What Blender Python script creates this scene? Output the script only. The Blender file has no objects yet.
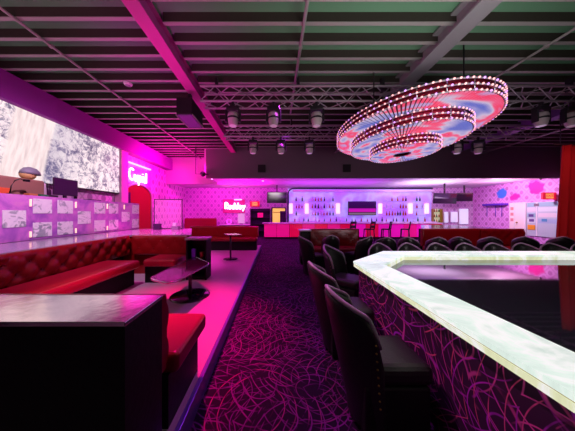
import bpy, bmesh, math, random
from mathutils import Vector, Matrix
random.seed(7)
PI = math.pi
sc = bpy.context.scene
COL = sc.collection
F = 210.0; H = 1.44; VX = 275.0; VY = 214.0       # focal length in px, eye height, vanishing point

def P(px, py, Y): return Vector(((px-VX)*Y/F, Y, H+(VY-py)*Y/F))
def E(h): return H+h

# ------------------------------------------------------------------ materials
def s2l(c):
    return tuple(((v/255)/12.92 if v/255 <= .04045 else ((v/255+.055)/1.055)**2.4) for v in c)

def mat(name, col, rough=.5, metal=0., spec=.5, emit=None, es=0., coat=0., trans=0., alpha=1., bump=None):
    m = bpy.data.materials.new(name); m.use_nodes = True
    b = m.node_tree.nodes['Principled BSDF']
    c = s2l(col)
    b.inputs['Base Color'].default_value = (*c, 1)
    b.inputs['Roughness'].default_value = rough
    b.inputs['Metallic'].default_value = metal
    b.inputs['Specular IOR Level'].default_value = spec
    b.inputs['Coat Weight'].default_value = coat
    b.inputs['Transmission Weight'].default_value = trans
    b.inputs['Alpha'].default_value = alpha
    if emit:
        b.inputs['Emission Color'].default_value = (*s2l(emit), 1)
        b.inputs['Emission Strength'].default_value = es
    N = m.node_tree.nodes; L = m.node_tree.links
    if bump:
        tc = N.new('ShaderNodeTexCoord'); no = N.new('ShaderNodeTexNoise')
        no.inputs['Scale'].default_value = bump[0]; no.inputs['Detail'].default_value = 4
        bp = N.new('ShaderNodeBump'); bp.inputs['Strength'].default_value = bump[1]; bp.inputs['Distance'].default_value = .02
        L.new(tc.outputs['Object'], no.inputs['Vector']); L.new(no.outputs['Fac'], bp.inputs['Height'])
        L.new(bp.outputs['Normal'], b.inputs['Normal'])
    return m

class NT:
    """small helper for node graphs"""
    def __init__(s, m): s.m = m; s.N = m.node_tree.nodes; s.L = m.node_tree.links; s.b = s.N['Principled BSDF']
    def put(s, sock, v):
        if v is None: return
        if hasattr(v, 'is_output'): s.L.new(v, sock)
        else: sock.default_value = v
    def math(s, op, a, b=None, c=None):
        n = s.N.new('ShaderNodeMath'); n.operation = op
        for i, v in enumerate((a, b, c)): s.put(n.inputs[i], v)
        return n.outputs[0]
    def coord(s, kind='Object'): return s.N.new('ShaderNodeTexCoord').outputs[kind]
    def xyz(s, v):
        n = s.N.new('ShaderNodeSeparateXYZ'); s.L.new(v, n.inputs[0]); return n.outputs
    def comb(s, x, y, z):
        n = s.N.new('ShaderNodeCombineXYZ')
        for i, v in enumerate((x, y, z)): s.put(n.inputs[i], v)
        return n.outputs[0]
    def noise(s, v, scale, detail=3, rough=.5, dist=0.):
        n = s.N.new('ShaderNodeTexNoise'); s.L.new(v, n.inputs['Vector'])
        n.inputs['Scale'].default_value = scale; n.inputs['Detail'].default_value = detail
        n.inputs['Roughness'].default_value = rough; n.inputs['Distortion'].default_value = dist
        return n.outputs
    def voro(s, v, scale, feature='F1', rnd=1., dim='3D'):
        n = s.N.new('ShaderNodeTexVoronoi'); n.feature = feature; n.voronoi_dimensions = dim; s.L.new(v, n.inputs['Vector'])
        n.inputs['Scale'].default_value = scale; n.inputs['Randomness'].default_value = rnd
        return n.outputs
    def mix(s, f, a, b):
        n = s.N.new('ShaderNodeMix'); n.data_type = 'RGBA'
        s.put(n.inputs['Factor'], f)
        for k, v in (('A', a), ('B', b)):
            sock = [i for i in n.inputs if i.name == k and i.type == 'RGBA'][0]
            if isinstance(v, tuple): sock.default_value = (*s2l(v), 1)
            else: s.L.new(v, sock)
        return [o for o in n.outputs if o.type == 'RGBA'][0]
    def ramp(s, f, stops, interp='LINEAR'):
        n = s.N.new('ShaderNodeValToRGB'); n.color_ramp.interpolation = interp
        e = n.color_ramp.elements
        while len(e) < len(stops): e.new(.5)
        for i, (p, c) in enumerate(stops):
            e[i].position = p; e[i].color = (*s2l(c), 1)
        s.L.new(f, n.inputs[0]); return n.outputs[0]
    def step(s, v, lo, hi):
        n = s.N.new('ShaderNodeMapRange'); s.L.new(v, n.inputs[0])
        n.inputs[1].default_value = lo; n.inputs[2].default_value = hi; n.clamp = True
        return n.outputs[0]

M = {}
M['black'] = mat('black_paint', (16,15,17), .55)
M['black_wood'] = mat('black_wood', (10,9,10), .6, 0, .3, bump=(30,.15))
M['dark_metal'] = mat('dark_metal', (66,60,68), .4, .7)
M['truss'] = mat('truss_aluminium', (178,166,176), .5, .35)
M['head'] = mat('fixture_body', (196,178,184), .5, .1)
M['lens'] = mat('fixture_lens', (225,215,225), .15, 0, emit=(230,190,225), es=.2)
M['deck'] = mat('ceiling_deck', (112,156,126), .8, bump=(8,.2))
M['joist'] = mat('joist_brown', (60,50,46), .7, bump=(14,.3))
M['flange'] = mat('joist_flange', (168,160,160), .6)
M['beam'] = mat('beam_grey', (150,142,150), .6)
M['header'] = mat('header_dark', (112,96,108), .75, bump=(5,.2))
M['ceil_low'] = mat('ceiling_white', (226,218,226), .7)
M['plain_pink'] = mat('painted_wall', (200,170,195), .75, bump=(6,.1))
M['dark_wall'] = mat('dark_wall', (34,26,34), .8)
M['purple_band'] = mat('soffit_purple', (150,44,158), .8, bump=(6,.1))
M['red_vinyl'] = mat('red_vinyl', (126,8,16), .3, 0, .5, bump=(60,.06))
M['red_seat'] = mat('red_seat_vinyl', (148,14,42), .3, 0, .5, bump=(60,.05))
M['red_cloth'] = mat('red_velvet', (150,8,16), .85)
M['leather'] = mat('black_leather', (32,29,31), .36, 0, .5, bump=(70,.1))
M['piping'] = mat('grey_piping', (176,150,176), .3)
M['brass'] = mat('brass', (170,130,60), .35, .8)
M['chrome'] = mat('chrome', (200,196,205), .12, 1.)
M['tabletop'] = mat('dark_gloss_top', (26,20,30), .1, 0, .6)
M['stage_floor'] = mat('stage_gloss_black', (36,54,46), .035, 0, .9)
M['marble_top'] = mat('ledge_marble', (176,164,176), .16, .4, .5, bump=(3,.05))
M['box_top'] = mat('gloss_top', (240,222,222), .16, .9, .5, bump=(9,.1))
M['white'] = mat('white_paint', (235,230,232), .5)
M['paper'] = mat('paper', (214,222,226), .7)
M['tv_body'] = mat('tv_black', (14,12,16), .3)
M['tv_glass'] = mat('tv_off_glass', (40,30,48), .1, 0, .7)
M['brown'] = mat('brown_case', (150,104,92), .6)
M['orange'] = mat('orange_panel', (230,90,50), .6)  # plain orange base colour, no emission
M['tan'] = mat('tan_dome', (206,170,110), .6)
M['grey'] = mat('grey_plastic', (128,126,140), .5)
M['led_pink'] = mat('neon_pink', (255,120,220), .4, emit=(255,60,210), es=2.2)
M['neon'] = mat('neon_white', (255,240,255), .4, emit=(255,225,255), es=3.5)
M['tube'] = mat('tube_light', (255,230,255), .4, emit=(255,190,250), es=1.6)
M['sconce'] = mat('sconce_warm', (255,235,225), .4, emit=(255,205,225), es=1.25)
M['gold_light'] = mat('gold_light', (255,225,190), .4, emit=(255,205,170), es=.9)
M['bulb_warm'] = mat('bulb_warm', (255,220,200), .4, emit=(255,165,180), es=1.2)
M['bulb_violet'] = mat('bulb_violet', (235,200,255), .4, emit=(215,140,255), es=1.25)
M['mirror_band'] = mat('mirror_band', (170,40,70), .18, .8)  # red base colour stands in for red reflections in the mirrored drum
M['mirror'] = mat('mirror', (215,205,220), .04, 1.)
M['purple_shelf'] = mat('purple_paint', (96,40,190), .4)
M['rubber'] = mat('rubber', (20,20,20), .8)
M['stool'] = mat('stool_dark', (24,8,26), .5)
M['white_door'] = mat('cream_door', (250,238,230), .5)
M['yellow_door'] = mat('lit_doorway', (240,215,110), .6, emit=(240,205,90), es=.75)
M['drape'] = mat('dark_drape', (52,14,66), .8)
M['detector'] = mat('detector_white', (235,225,235), .5)
M['glass'] = mat('clear_glass', (235,225,240), .05, 0, .5, trans=.0, alpha=.12)
M['nosing'] = mat('nosing_metal', (120,100,190), .3, .6)
M['bar_top'] = mat('bar_top_lit', (240,225,245), .25)
M['exit_red'] = mat('exit_red', (235,30,60), .5, emit=(240,20,60), es=.6)
M['exit_letters'] = mat('exit_letters', (255,235,170), .5, emit=(255,225,150), es=1.3)
for k, c in dict(b_dark=(60,20,60), b_red=(190,30,60), b_amber=(190,110,60), b_clear=(220,215,235), b_green=(50,110,70)).items():
    M[k] = mat('bottle_'+k[2:], c, .12, 0, .6)

def m_carpet(name, base=(16,8,22), gain=1.):
    G = lambda c: tuple(min(255, v*gain) for v in c)
    m = mat(name, (20,10,30), .9, 0, .1); n = NT(m)
    co = n.coord('Object')
    warp = n.noise(co, 1.3, 2)['Color']
    v = n.N.new('ShaderNodeVectorMath'); v.operation = 'MULTIPLY_ADD'
    n.L.new(warp, v.inputs[0]); v.inputs[1].default_value = (.14,.14,.14); n.L.new(co, v.inputs[2])
    col = None
    for i, (sca, freq, off, c1, c2) in enumerate(((1.35, 14, 0, (84,22,112), (112,30,104)), (1.9, 11, 5.3, (62,26,106), (112,26,104)), (1.0, 22, 9.1, (92,24,106), (140,38,84)), (.7, 26, 3.7, (76,22,104), (118,30,96)), (1.1, 19, 7.7, (70,20,96), (110,28,100)), (1.6, 15, 11.9, (60,20,100), (104,26,90)), (.85, 30, 14.2, (66,20,96), (100,26,92)))):
        a = n.N.new('ShaderNodeVectorMath'); a.operation = 'ADD'; n.L.new(v.outputs[0], a.inputs[0]); a.inputs[1].default_value = (off, off*.7, off*1.3)
        skirt = name.endswith('skirt'); d = n.voro(a.outputs[0], sca, dim='3D' if skirt else '2D')
        r = n.math('FRACT', n.math('MULTIPLY', d['Distance'], freq*.55))
        line = n.step(n.math('ABSOLUTE', n.math('SUBTRACT', r, .5)), *((.045, .016) if skirt else (.062, .022)))
        msk = n.step(n.noise(a.outputs[0], 2.2+i, 2)['Fac'], .43, .56)
        f = n.math('MULTIPLY', n.math('MULTIPLY', line, msk), n.step(d['Distance'], .12, .16))
        if name.endswith('skirt') and i % 2 == 0: c2 = (190,56,52)
        lc = n.mix(n.noise(a.outputs[0], 1.1, 1)['Fac'], G(c1), G(c2))
        col = n.mix(f, col if col else base, lc)
    n.L.new(col, n.b.inputs['Base Color'])
    return m
M['carpet'] = m_carpet('swirl_carpet', (30,11,38), 1.12)
M['skirt'] = m_carpet('swirl_skirt', (62,34,64), 1.9)

def m_damask(name, a, b, axis, scale=2.6, patches=None):
    """light wall with an ogee lattice and a flower in each cell"""
    m = mat(name, a, .7); n = NT(m); o = n.xyz(n.coord('Object'))
    u = o[1] if axis == 'Y' else o[0]; w = o[2]
    p = n.math('ADD', n.math('MULTIPLY', u, scale), n.math('MULTIPLY', w, scale*.8))
    q = n.math('SUBTRACT', n.math('MULTIPLY', u, scale), n.math('MULTIPLY', w, scale*.8))
    sp = n.math('ABSOLUTE', n.math('SINE', n.math('MULTIPLY', p, PI))); sq = n.math('ABSOLUTE', n.math('SINE', n.math('MULTIPLY', q, PI)))
    latt = n.step(n.math('MINIMUM', sp, sq), .26, .12)
    fl = n.step(n.math('MULTIPLY', sp, sq), .62, .78)
    f = n.math('MAXIMUM', n.math('MULTIPLY', latt, .55), fl)
    col = n.mix(n.math('MULTIPLY', f, .6), a, b)
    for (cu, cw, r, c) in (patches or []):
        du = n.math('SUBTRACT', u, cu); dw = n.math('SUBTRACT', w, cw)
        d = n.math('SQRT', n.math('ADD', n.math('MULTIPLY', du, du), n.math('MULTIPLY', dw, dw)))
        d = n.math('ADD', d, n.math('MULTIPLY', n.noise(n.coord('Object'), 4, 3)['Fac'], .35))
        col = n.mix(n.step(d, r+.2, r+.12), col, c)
    n.L.new(col, n.b.inputs['Base Color']); return m
M['damask_back'] = m_damask('damask_back', (226,196,230), (150,90,170), 'X', 2.2)
M['damask_left'] = m_damask('damask_left', (232,190,228), (120,40,130), 'Y', 1.9)
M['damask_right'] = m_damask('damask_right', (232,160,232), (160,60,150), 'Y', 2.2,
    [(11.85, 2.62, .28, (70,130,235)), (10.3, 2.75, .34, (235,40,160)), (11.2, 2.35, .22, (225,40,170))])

# rock photograph shown on the LED screen (a display)
m = mat('led_screen', (10,10,10), .5); n = NT(m); co = n.coord('Object'); o = n.xyz(co)
big = n.noise(co, 1.4, 8, .65, .6)['Fac']; fine = n.noise(co, 7, 8, .75, .8)['Fac']
crack = n.voro(co, 3.2, 'DISTANCE_TO_EDGE')['Distance']
val = n.math('ADD', n.math('MULTIPLY', big, .45), n.math('MULTIPLY', fine, .72))
rock = n.ramp(val, [(.44,(60,50,84)), (.53,(140,126,152)), (.6,(236,216,222)), (.74,(255,242,240))])
rock = n.mix(n.math('MULTIPLY', n.step(crack, .04, .0), .2), rock, (60,54,84))
# a smooth bright slab crossing the picture on a slant
sl = n.math('SUBTRACT', o[1], n.math('MULTIPLY', o[2], .2))
slab = n.math('MULTIPLY', n.step(sl, -.06, .02), n.step(sl, .84, .76))
streak = n.noise(n.comb(n.math('MULTIPLY', sl, 6.), o[2], 0.), 2.2, 5)['Fac']
slabc = n.ramp(streak, [(.3,(214,190,192)), (.6,(240,222,222))])
shade = n.mix(slab, rock, slabc)
sl2 = n.math('MULTIPLY', n.step(sl, .78, .84), n.step(sl, 1.9, .9))
shade = n.mix(n.math('MULTIPLY', sl2, .35), shade, (104,104,150))
n.L.new(shade, n.b.inputs['Emission Color']); n.b.inputs['Emission Strength'].default_value = 1.2
M['screen'] = m
# marbled white tiles of the booth
m = mat('white_tile', (225,225,228), .3); n = NT(m); co = n.coord('Object')
t = n.noise(co, 5, 6, .6, 1.2)['Fac']
n.L.new(n.ramp(t, [(.4,(150,160,165)), (.47,(235,235,236)), (.6,(226,226,230)), (.66,(165,172,178))]), n.b.inputs['Base Color']); M['tile'] = m
m = mat('booth_panel', (190,110,190), .35); n = NT(m); co = n.coord('Object')
t = n.noise(co, 3, 5, .6, .6)['Fac']
n.L.new(n.ramp(t, [(.35,(150,84,180)), (.55,(205,120,205)), (.7,(214,140,200))]), n.b.inputs['Base Color']); M['booth'] = m
# backlit onyx
def m_onyx(name, s, tint):
    m = mat(name, (104,110,106), .2); n = NT(m); co = n.coord('Object')
    t = n.noise(co, 2.2, 7, .62, 1.4)['Fac']
    c = n.ramp(t, [(.3,tuple(int(v*.87) for v in tint)), (.48,tint), (.56,(250,252,248)), (.7,tuple(int(v*.93) for v in tint))])
    n.L.new(c, n.b.inputs['Emission Color']); n.b.inputs['Emission Strength'].default_value = s
    return m
M['onyx'] = m_onyx('backlit_onyx', .95, (222,243,230))
M['onyx_edge'] = m_onyx('backlit_onyx_edge', .85, (232,238,190))
# chandelier rods: LED rods that change colour with place
m = mat('led_rods', (40,30,40), .3); n = NT(m); co = n.coord('Object'); o = n.xyz(co)
ang = n.math('ARCTAN2', o[1], o[0]); rad = n.math('SQRT', n.math('ADD', n.math('MULTIPLY', o[0], o[0]), n.math('MULTIPLY', o[1], o[1])))
t = n.noise(n.comb(n.math('MULTIPLY', n.math('SINE', ang), 1.3), n.math('MULTIPLY', n.math('COSINE', ang), 1.3), n.math('MULTIPLY', rad, 2.6)), 1.45, 1)['Fac']
c = n.ramp(t, [(.3,(100,112,200)), (.41,(165,158,210)), (.49,(208,190,218)), (.55,(244,96,136)), (.63,(246,66,104)), (.7,(190,160,212))])
n.L.new(c, n.b.inputs['Emission Color']); n.b.inputs['Emission Strength'].default_value = .9; M['rods'] = m
M['rod_back'] = mat('rod_backing', (96,24,40), .4, .3)
# back bar: backlit panel
m = mat('backlit_panel', (190,160,225), .4); n = NT(m); co = n.coord('Object'); o = n.xyz(co)
t = n.noise(co, .9, 3)['Fac']
c = n.ramp(t, [(.35,(160,60,225)), (.48,(140,115,240)), (.58,(170,178,250)), (.7,(176,90,235))])
n.L.new(c, n.b.inputs['Emission Color']); n.b.inputs['Emission Strength'].default_value = .66; M['backlit'] = m
for k, c, s in (('bar_pink',(225,20,130),.55), ('bar_red',(210,8,70),.55), ('bar_mag',(225,16,170),.6)):
    M[k] = mat('lit_'+k, c, .3, emit=c, es=s)
# TV picture
m = mat('tv_picture', (10,10,10), .2); n = NT(m); o = n.xyz(n.coord('Object'))
c = n.ramp(n.math('ADD', n.math('MULTIPLY', o[2], 1.0), .5), [(.06,(30,20,40)), (.16,(150,120,150)), (.24,(60,20,60)), (.3,(220,20,190)), (.46,(200,20,190)), (.52,(50,6,74)), (.9,(60,10,96))])
n.L.new(c, n.b.inputs['Emission Color']); n.b.inputs['Emission Strength'].default_value = .9; M['tv_pic'] = m

# ------------------------------------------------------------------ mesh builder
class MB:
    def __init__(s, o=(0,0,0)): s.bm = bmesh.new(); s.o = Vector(o)
    def _add(s, verts, faces):
        vs = [s.bm.verts.new(v) for v in verts]
        for f in faces:
            try: s.bm.faces.new([vs[i] for i in f])
            except ValueError: pass
        return vs
    def box(s, a, b, bev=0., rot=None, seg=2):
        """box between two corners (world), optional bevel and rotation about its centre"""
        a = Vector(a); b = Vector(b); c = (a+b)/2; d = b-a
        t = bmesh.new(); bmesh.ops.create_cube(t, size=1)
        for v in t.verts: v.co = Vector((v.co.x*d.x, v.co.y*d.y, v.co.z*d.z))
        if bev: bmesh.ops.bevel(t, geom=t.edges[:], offset=bev, segments=seg, affect='EDGES', profile=.5)
        if rot is not None:
            R = Matrix.Rotation(rot, 3, 'Z') if not isinstance(rot, Matrix) else rot
            for v in t.verts: v.co = R @ v.co
        for v in t.verts: v.co += c
        s._merge(t); return s
    def _merge(s, t):
        t.verts.index_update()
        mp = [s.bm.verts.new(v.co) for v in t.verts]
        for f in t.faces:
            nf = s.bm.faces.new([mp[v.index] for v in f.verts]); nf.smooth = f.smooth
        t.free()
    def tube(s, pts, r, seg=8, closed=False):
        pts = [Vector(p) for p in pts]; n = len(pts); rings = []
        up0 = Vector((0,0,1))
        for i, p in enumerate(pts):
            if closed: t = (pts[(i+1) % n]-pts[i-1])
            else: t = (pts[min(i+1, n-1)]-pts[max(i-1, 0)])
            if t.length < 1e-9: t = Vector((0,0,1))
            t.normalize()
            up = up0 if abs(t.z) < .95 else Vector((0,1,0))
            x = t.cross(up).normalized(); y = x.cross(t).normalized()
            rr = r[i] if isinstance(r, (list, tuple)) else r
            rings.append([s.bm.verts.new(p+rr*(math.cos(2*PI*k/seg)*x+math.sin(2*PI*k/seg)*y)) for k in range(seg)])
        m = n if closed else n-1
        for i in range(m):
            A, B = rings[i], rings[(i+1) % n]
            for k in range(seg):
                f = s.bm.faces.new((A[k], A[(k+1) % seg], B[(k+1) % seg], B[k])); f.smooth = True
        if not closed:
            for R in (rings[0], rings[-1]):
                try: s.bm.faces.new(R)
                except ValueError: pass
        return s
    def lathe(s, prof, c=(0,0,0), seg=20, sx=1., cap=True, smooth=True):
        c = Vector(c); rings = []
        for (r, z) in prof:
            rings.append([s.bm.verts.new(c+Vector((sx*r*math.cos(2*PI*k/seg), r*math.sin(2*PI*k/seg), z))) for k in range(seg)])
        for A, B in zip(rings, rings[1:]):
            for k in range(seg):
                f = s.bm.faces.new((A[k], A[(k+1) % seg], B[(k+1) % seg], B[k])); f.smooth = smooth
        if cap:
            for R in (rings[0], rings[-1]):
                s.bm.faces.new(R)
        return s
    def prism(s, poly, z0, z1, holes=None):
        n = len(poly)
        lo = [s.bm.verts.new((p[0], p[1], z0)) for p in poly]; hi = [s.bm.verts.new((p[0], p[1], z1)) for p in poly]
        for i in range(n): s.bm.faces.new((lo[i], lo[(i+1) % n], hi[(i+1) % n], hi[i]))
        s.bm.faces.new(lo); s.bm.faces.new(hi); return s
    def band(s, outer, inner, z0, z1):
        """solid ring between two open polylines of the same length"""
        n = len(outer)
        vs = [[s.bm.verts.new((p[0], p[1], z)) for p in pl] for pl, z in ((outer,z0),(outer,z1),(inner,z1),(inner,z0))]
        for i in range(n-1):
            for a in range(4):
                A, B = vs[a], vs[(a+1) % 4]
                s.bm.faces.new((A[i], A[i+1], B[i+1], B[i]))
        for i in (0, n-1): s.bm.faces.new([v[i] for v in vs])
        return s
    def ball(s, c, r, sub=1, scale=(1,1,1)):
        t = bmesh.new(); bmesh.ops.create_icosphere(t, subdivisions=sub, radius=r)
        for v in t.verts: v.co = Vector((v.co.x*scale[0], v.co.y*scale[1], v.co.z*scale[2]))+Vector(c)
        for f in t.faces: f.smooth = True
        s._merge(t); return s
    def grid(s, fn, nu, nv, smooth=True):
        vs = [[s.bm.verts.new(fn(i/nu, j/nv)) for j in range(nv+1)] for i in range(nu+1)]
        for i in range(nu):
            for j in range(nv):
                f = s.bm.faces.new((vs[i][j], vs[i+1][j], vs[i+1][j+1], vs[i][j+1])); f.smooth = smooth
        return vs
    def build(s, name, m, parent=None):
        for v in s.bm.verts: v.co -= s.o
        bmesh.ops.recalc_face_normals(s.bm, faces=s.bm.faces[:])
        me = bpy.data.meshes.new(name); s.bm.to_mesh(me); s.bm.free()
        me.materials.append(M[m] if isinstance(m, str) else m)
        o = bpy.data.objects.new(name, me); COL.objects.link(o)
        if parent is not None: o.parent = parent
        else: o.location = s.o
        return o

def thing(name, label, cat, loc=(0,0,0), rotz=0., group=None):
    o = bpy.data.objects.new(name, None); COL.objects.link(o)
    o.location = loc; o.rotation_euler = (0,0,rotz); o.empty_display_size = .2
    o['label'] = label; o['category'] = cat
    if group: o['group'] = group
    return o
def tag(o, label, cat, group=None):
    o['label'] = label; o['category'] = cat
    if group: o['group'] = group
    return o
def struct(o): o['kind'] = 'structure'; return o
def dup(root, loc, rotz=0., label=None, group=None, scale=None):
    r = root.copy(); COL.objects.link(r); r.location = loc; r.rotation_euler = (0,0,rotz)
    if scale: r.scale = scale
    if label: r['label'] = label
    if group: r['group'] = group
    for ch in list(root.children):
        c = ch.copy(); COL.objects.link(c); c.parent = r
        for g in list(ch.children):
            d = g.copy(); COL.objects.link(d); d.parent = c
    return r

# ------------------------------------------------------------------ the setting
XL, XR, YB = -5.8, 12.8, 13.57
ZD = E(3.06); ZJ = E(2.9); ZLOW = 3.13; YH = 9.42; YF = 11.3; ZHB = E(1.615)
struct(MB().box((XL-.2,-2.6,-.2), (XR+.2,YB+.2,0)).build('floor', 'carpet'))
struct(MB().box((XL-.2,-2.6,ZD), (XR+.2,YB+.2,ZD+.15)).build('ceiling', 'deck'))
struct(MB().box((XL-.2,-2.6,0), (XL,YB,ZD)).build('wall_left', 'damask_left'))
struct(MB().box((XR,-2.6,0), (XR+.2,YB,ZD)).build('wall_right', 'damask_right'))
struct(MB().box((XL-.2,YB,0), (XR+.2,YB+.2,ZD)).build('wall_back', 'damask_back'))
struct(MB().box((XL-.2,-2.8,0), (XR+.2,-2.6,ZD)).build('wall_front', 'dark_wall'))
struct(MB().box((-3.1,YH,ZHB), (XR,YH+.16,ZD)).build('wall_header', 'header'))
struct(MB().box((-3.1,YH+.16,ZLOW), (XR,YB,ZLOW+.1)).build('ceiling_lowered', 'ceil_low'))
struct(MB().box((XL,YF,ZLOW), (-3.1,YB,ZLOW+.1)).build('ceiling_alcove', 'ceil_low'))
struct(MB().box((XL,YF-.12,ZLOW-.1), (-3.1,YF,ZD)).build('wall_fascia', 'plain_pink'))
struct(MB().box((-3.22,YH+.16,ZLOW), (-3.1,YF-.12,ZD)).build('wall_return', 'plain_pink'))
ZP = .15
plat = struct(MB().box((XL,-2.6,0), (-.6,8.7,ZP)).build('floor_platform', mat('platform_floor', (168,140,160), .3, 0, .45, bump=(5,.06))))
struct(MB().box((-.6,-2.6,0), (-.566,8.7,ZP+.004), .004).build('trim_1', 'nosing'))
struct(MB().box((XL,-2.6,E(2.33)), (-5.45,YF-.12,ZJ-.0)).build('trim_2', 'purple_band'))
# joists, one object each, with their pale lower flange
yj = .18; k = 0
while yj < YF-.2:
    for (x0, x1, dy, ymax) in ((XL, -1.98, 0, YF-.2), (-1.7, XR, .08, YH-.15)):
        y = yj+dy
        if y > ymax: continue
        j = struct(MB((0,y,0)).box((x0,y,ZJ+.012), (x1,y+.05,ZD)).build('ceiling_joist', 'joist'))
        MB((0,y,0)).box((x0,y-.004,ZJ), (x1,y+.054,ZJ+.012)).build('flange', 'flange', j)
    yj += .365
# steel beams
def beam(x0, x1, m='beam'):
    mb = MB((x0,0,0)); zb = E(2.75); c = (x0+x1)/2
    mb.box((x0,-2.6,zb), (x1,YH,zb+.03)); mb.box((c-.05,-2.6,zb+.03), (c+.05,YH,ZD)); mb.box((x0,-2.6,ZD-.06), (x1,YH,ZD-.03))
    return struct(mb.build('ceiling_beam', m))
beam(-1.98, -1.76, mat('beam_pink', (214,70,170), .6)); beam(2.66, 2.94); beam(7.9, 8.2, mat('beam_purple', (150,90,190), .6))  # two beams get an even pink and purple base colour
# conduits under the joists
def pipe(x, h, y0, y1, r, label):
    z = E(h); p = thing('ceiling_conduit', label, 'pipe', (x, y0, z))
    MB((x,y0,z)).tube([(x,y0,z),(x,y1,z)], r, 8).build('tube', 'flange', p)
    mb = MB((x,y0,z))
    y = y0+.8
    while y < y1-.3:
        MB((x,y0,z)).box((x-.03,y-.02,z-r*1.2), (x+.03,y+.02,ZJ+.002 if h > 2.7 else z+r*1.4)).build('clamp', 'flange', p); y += 1.6
    mb.bm.free()
pipe(-3.83, 2.875, -2, 10.9, .022, 'thin pale conduit running along the ceiling above the red banquettes')
pipe(.44, 2.875, -2, 6.0, .026, 'thin grey conduit under the ceiling joists midway over the carpet aisle')
pipe(4.65, 2.875, -2, 9.2, .022, 'thin grey conduit under the joists right of the oval chandelier')
pipe(9.2, 2.7, -1, 9.3, .03, 'grey pipe slung low under the ceiling beyond the purple beam')

# ------------------------------------------------------------------ stage with lit onyx counter
CT = E(-.6)
outer = [(1.0,-2.2),(1.0,2.68),(1.75,3.4),(6.9,3.4)]
inner = [(1.3,-2.2),(1.3,2.50),(1.885,3.08),(6.9,3.08)]
st = thing('stage', 'low glossy black stage ringed by a glowing white onyx counter', 'stage', (3.9,1,0))
o0 = (3.9,1,0)
MB(o0).band(outer, inner, CT-.028, CT).build('counter_top', 'onyx', st)
def inset(pl, d):
    r = []
    for (x, y), (nx, ny) in zip(pl, [(1,0),(1,-.41),(.41,-1),(0,-1)]): r.append((x+nx*d, y+ny*d))
    return r
MB(o0).band(inset(outer,.012), inset(outer,.1), CT-.038, CT-.028).build('groove_trim', 'brass', st)
MB(o0).band(inset(outer,.004), inset(outer,.1), CT-.068, CT-.038).build('counter_edge', 'onyx_edge', st)
MB(o0).band([(x-.08 if i == 0 or i == 1 else x-.03, y+(.08 if i > 1 else .03)) for i, (x,y) in enumerate(inner)], inner, CT-.075, CT-.028).build('inner_edge', 'onyx_edge', st)
MB(o0).band(inset(outer,.06), inset(outer,.1), 0, CT-.068).build('skirt', 'skirt', st)
MB(o0).prism([(1.25,-2.2),(1.25,2.55),(1.84,3.13),(6.9,3.13),(6.9,-2.2)], 0.02, CT-.075).build('stage_deck', 'stage_floor', st)

# ------------------------------------------------------------------ black barrel chairs
def make_chair(label):
    t = thing('barrel_chair', label, 'chair')
    def rim(a):
        k = abs(a)/1.0
        return .89-.17*k**1.35
    def plan(a, r):         # a in -1..1, around the back; faces +x
        s = a*1.3
        if abs(s) <= PI/2: x = -r*math.cos(s); y = r*math.sin(s)
        else: x = (abs(s)-PI/2)*.25; y = math.copysign(r, s)
        return x, y
    def shell(u, v):
        a = -1+2*u
        top = rim(a)
        if abs(a) > .8: top -= (abs(a)-.8)**2*6
        # v runs up the outside, over the rim, and down the inside
        if v < .45: z = .04+(top-.04)*(v/.45); r = .25
        elif v < .55:
            q = (v-.45)/.1*PI; z = top+.03*math.sin(q); r = .226+.024*math.cos(q)
        else: z = top-(top-.42)*((v-.55)/.45); r = .202
        x, y = plan(a, r*(.86+.14*min(1, z/.8)))
        lean = .145*max(0, (z-.1)/.8)*max(.0, math.cos(a*1.3))
        return Vector((x-lean, y, z))
    mb = MB(); vs = mb.grid(shell, 36, 22)
    for row in (vs[0], vs[-1]):
        try: mb.bm.faces.new(row)
        except ValueError: pass
    mb.build('back_shell', 'leather', t)
    pts = []
    for i in range(33):
        u = .02+.96*i/32; p = shell(u, .5); pts.append(p+Vector((0,0,.003)))
    MB().tube(pts, .015, 6).build('rim_piping', 'piping', t)
    MB().box((-.19,-.195,.35), (.26,.195,.48), .045, seg=3).build('seat', 'leather', t)
    MB().box((-.18,-.19,.045), (.23,.19,.35), .012).build('base', 'black', t)
    MB().box((-.17,-.17,0), (.2,.17,.045)).build('plinth', 'rubber', t)
    for sgn in (0, 1):
        mb = MB()
        for k in range(9):
            p = shell(.05 if sgn == 0 else .95, .14+.035*k)
            mb.ball(p+Vector((0, -.004 if sgn == 0 else .004, 0)), .007, 1)
        mb.build('nail_trim', 'brass', t)
    return t
chair0 = make_chair('nearest black barrel chair at the glowing stage counter, back to the aisle')
chair0.location = (.745,1.50,0)
GS = 'barrel chairs around the stage'; chair0['group'] = GS
dup(chair0, (.74,2.27,0), .04, 'second black barrel chair along the aisle side of the stage counter', GS)
dup(chair0, (1.10,3.26,0), -PI/4, 'black barrel chair at the cut corner of the glowing stage counter', GS)
row = [1.9,2.43,2.96,3.49,4.02,4.55,5.08,5.66]
ords = ['first','second','third','fourth','fifth','sixth','seventh','eighth']
for x, w in zip(row, ords):
    dup(chair0, (x,3.70,0), -PI/2-.55*math.atan2(x,3.7), f'black barrel chair behind the far stage counter, {w} after the cut corner', GS, (1,1,.955))
GU = 'barrel chairs of the second row beyond the stage'
for x, w, r in zip([2.62,3.2,3.82,4.42,5.1,5.98,6.78], ords, (.1,-.12,.14,-.1,.06,-.1,.08)):
    dup(chair0, (x,5.02,0), PI/2-.9*math.atan2(x,5.02)+r, f'black barrel chair in the second row past the stage, {w} from the aisle', GU)
GB = 'barrel chairs in front of the short red booth'
dup(chair0, (.92,5.05,0), .35, 'black barrel chair beside the carpet aisle before the short red booth', GB)
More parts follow.
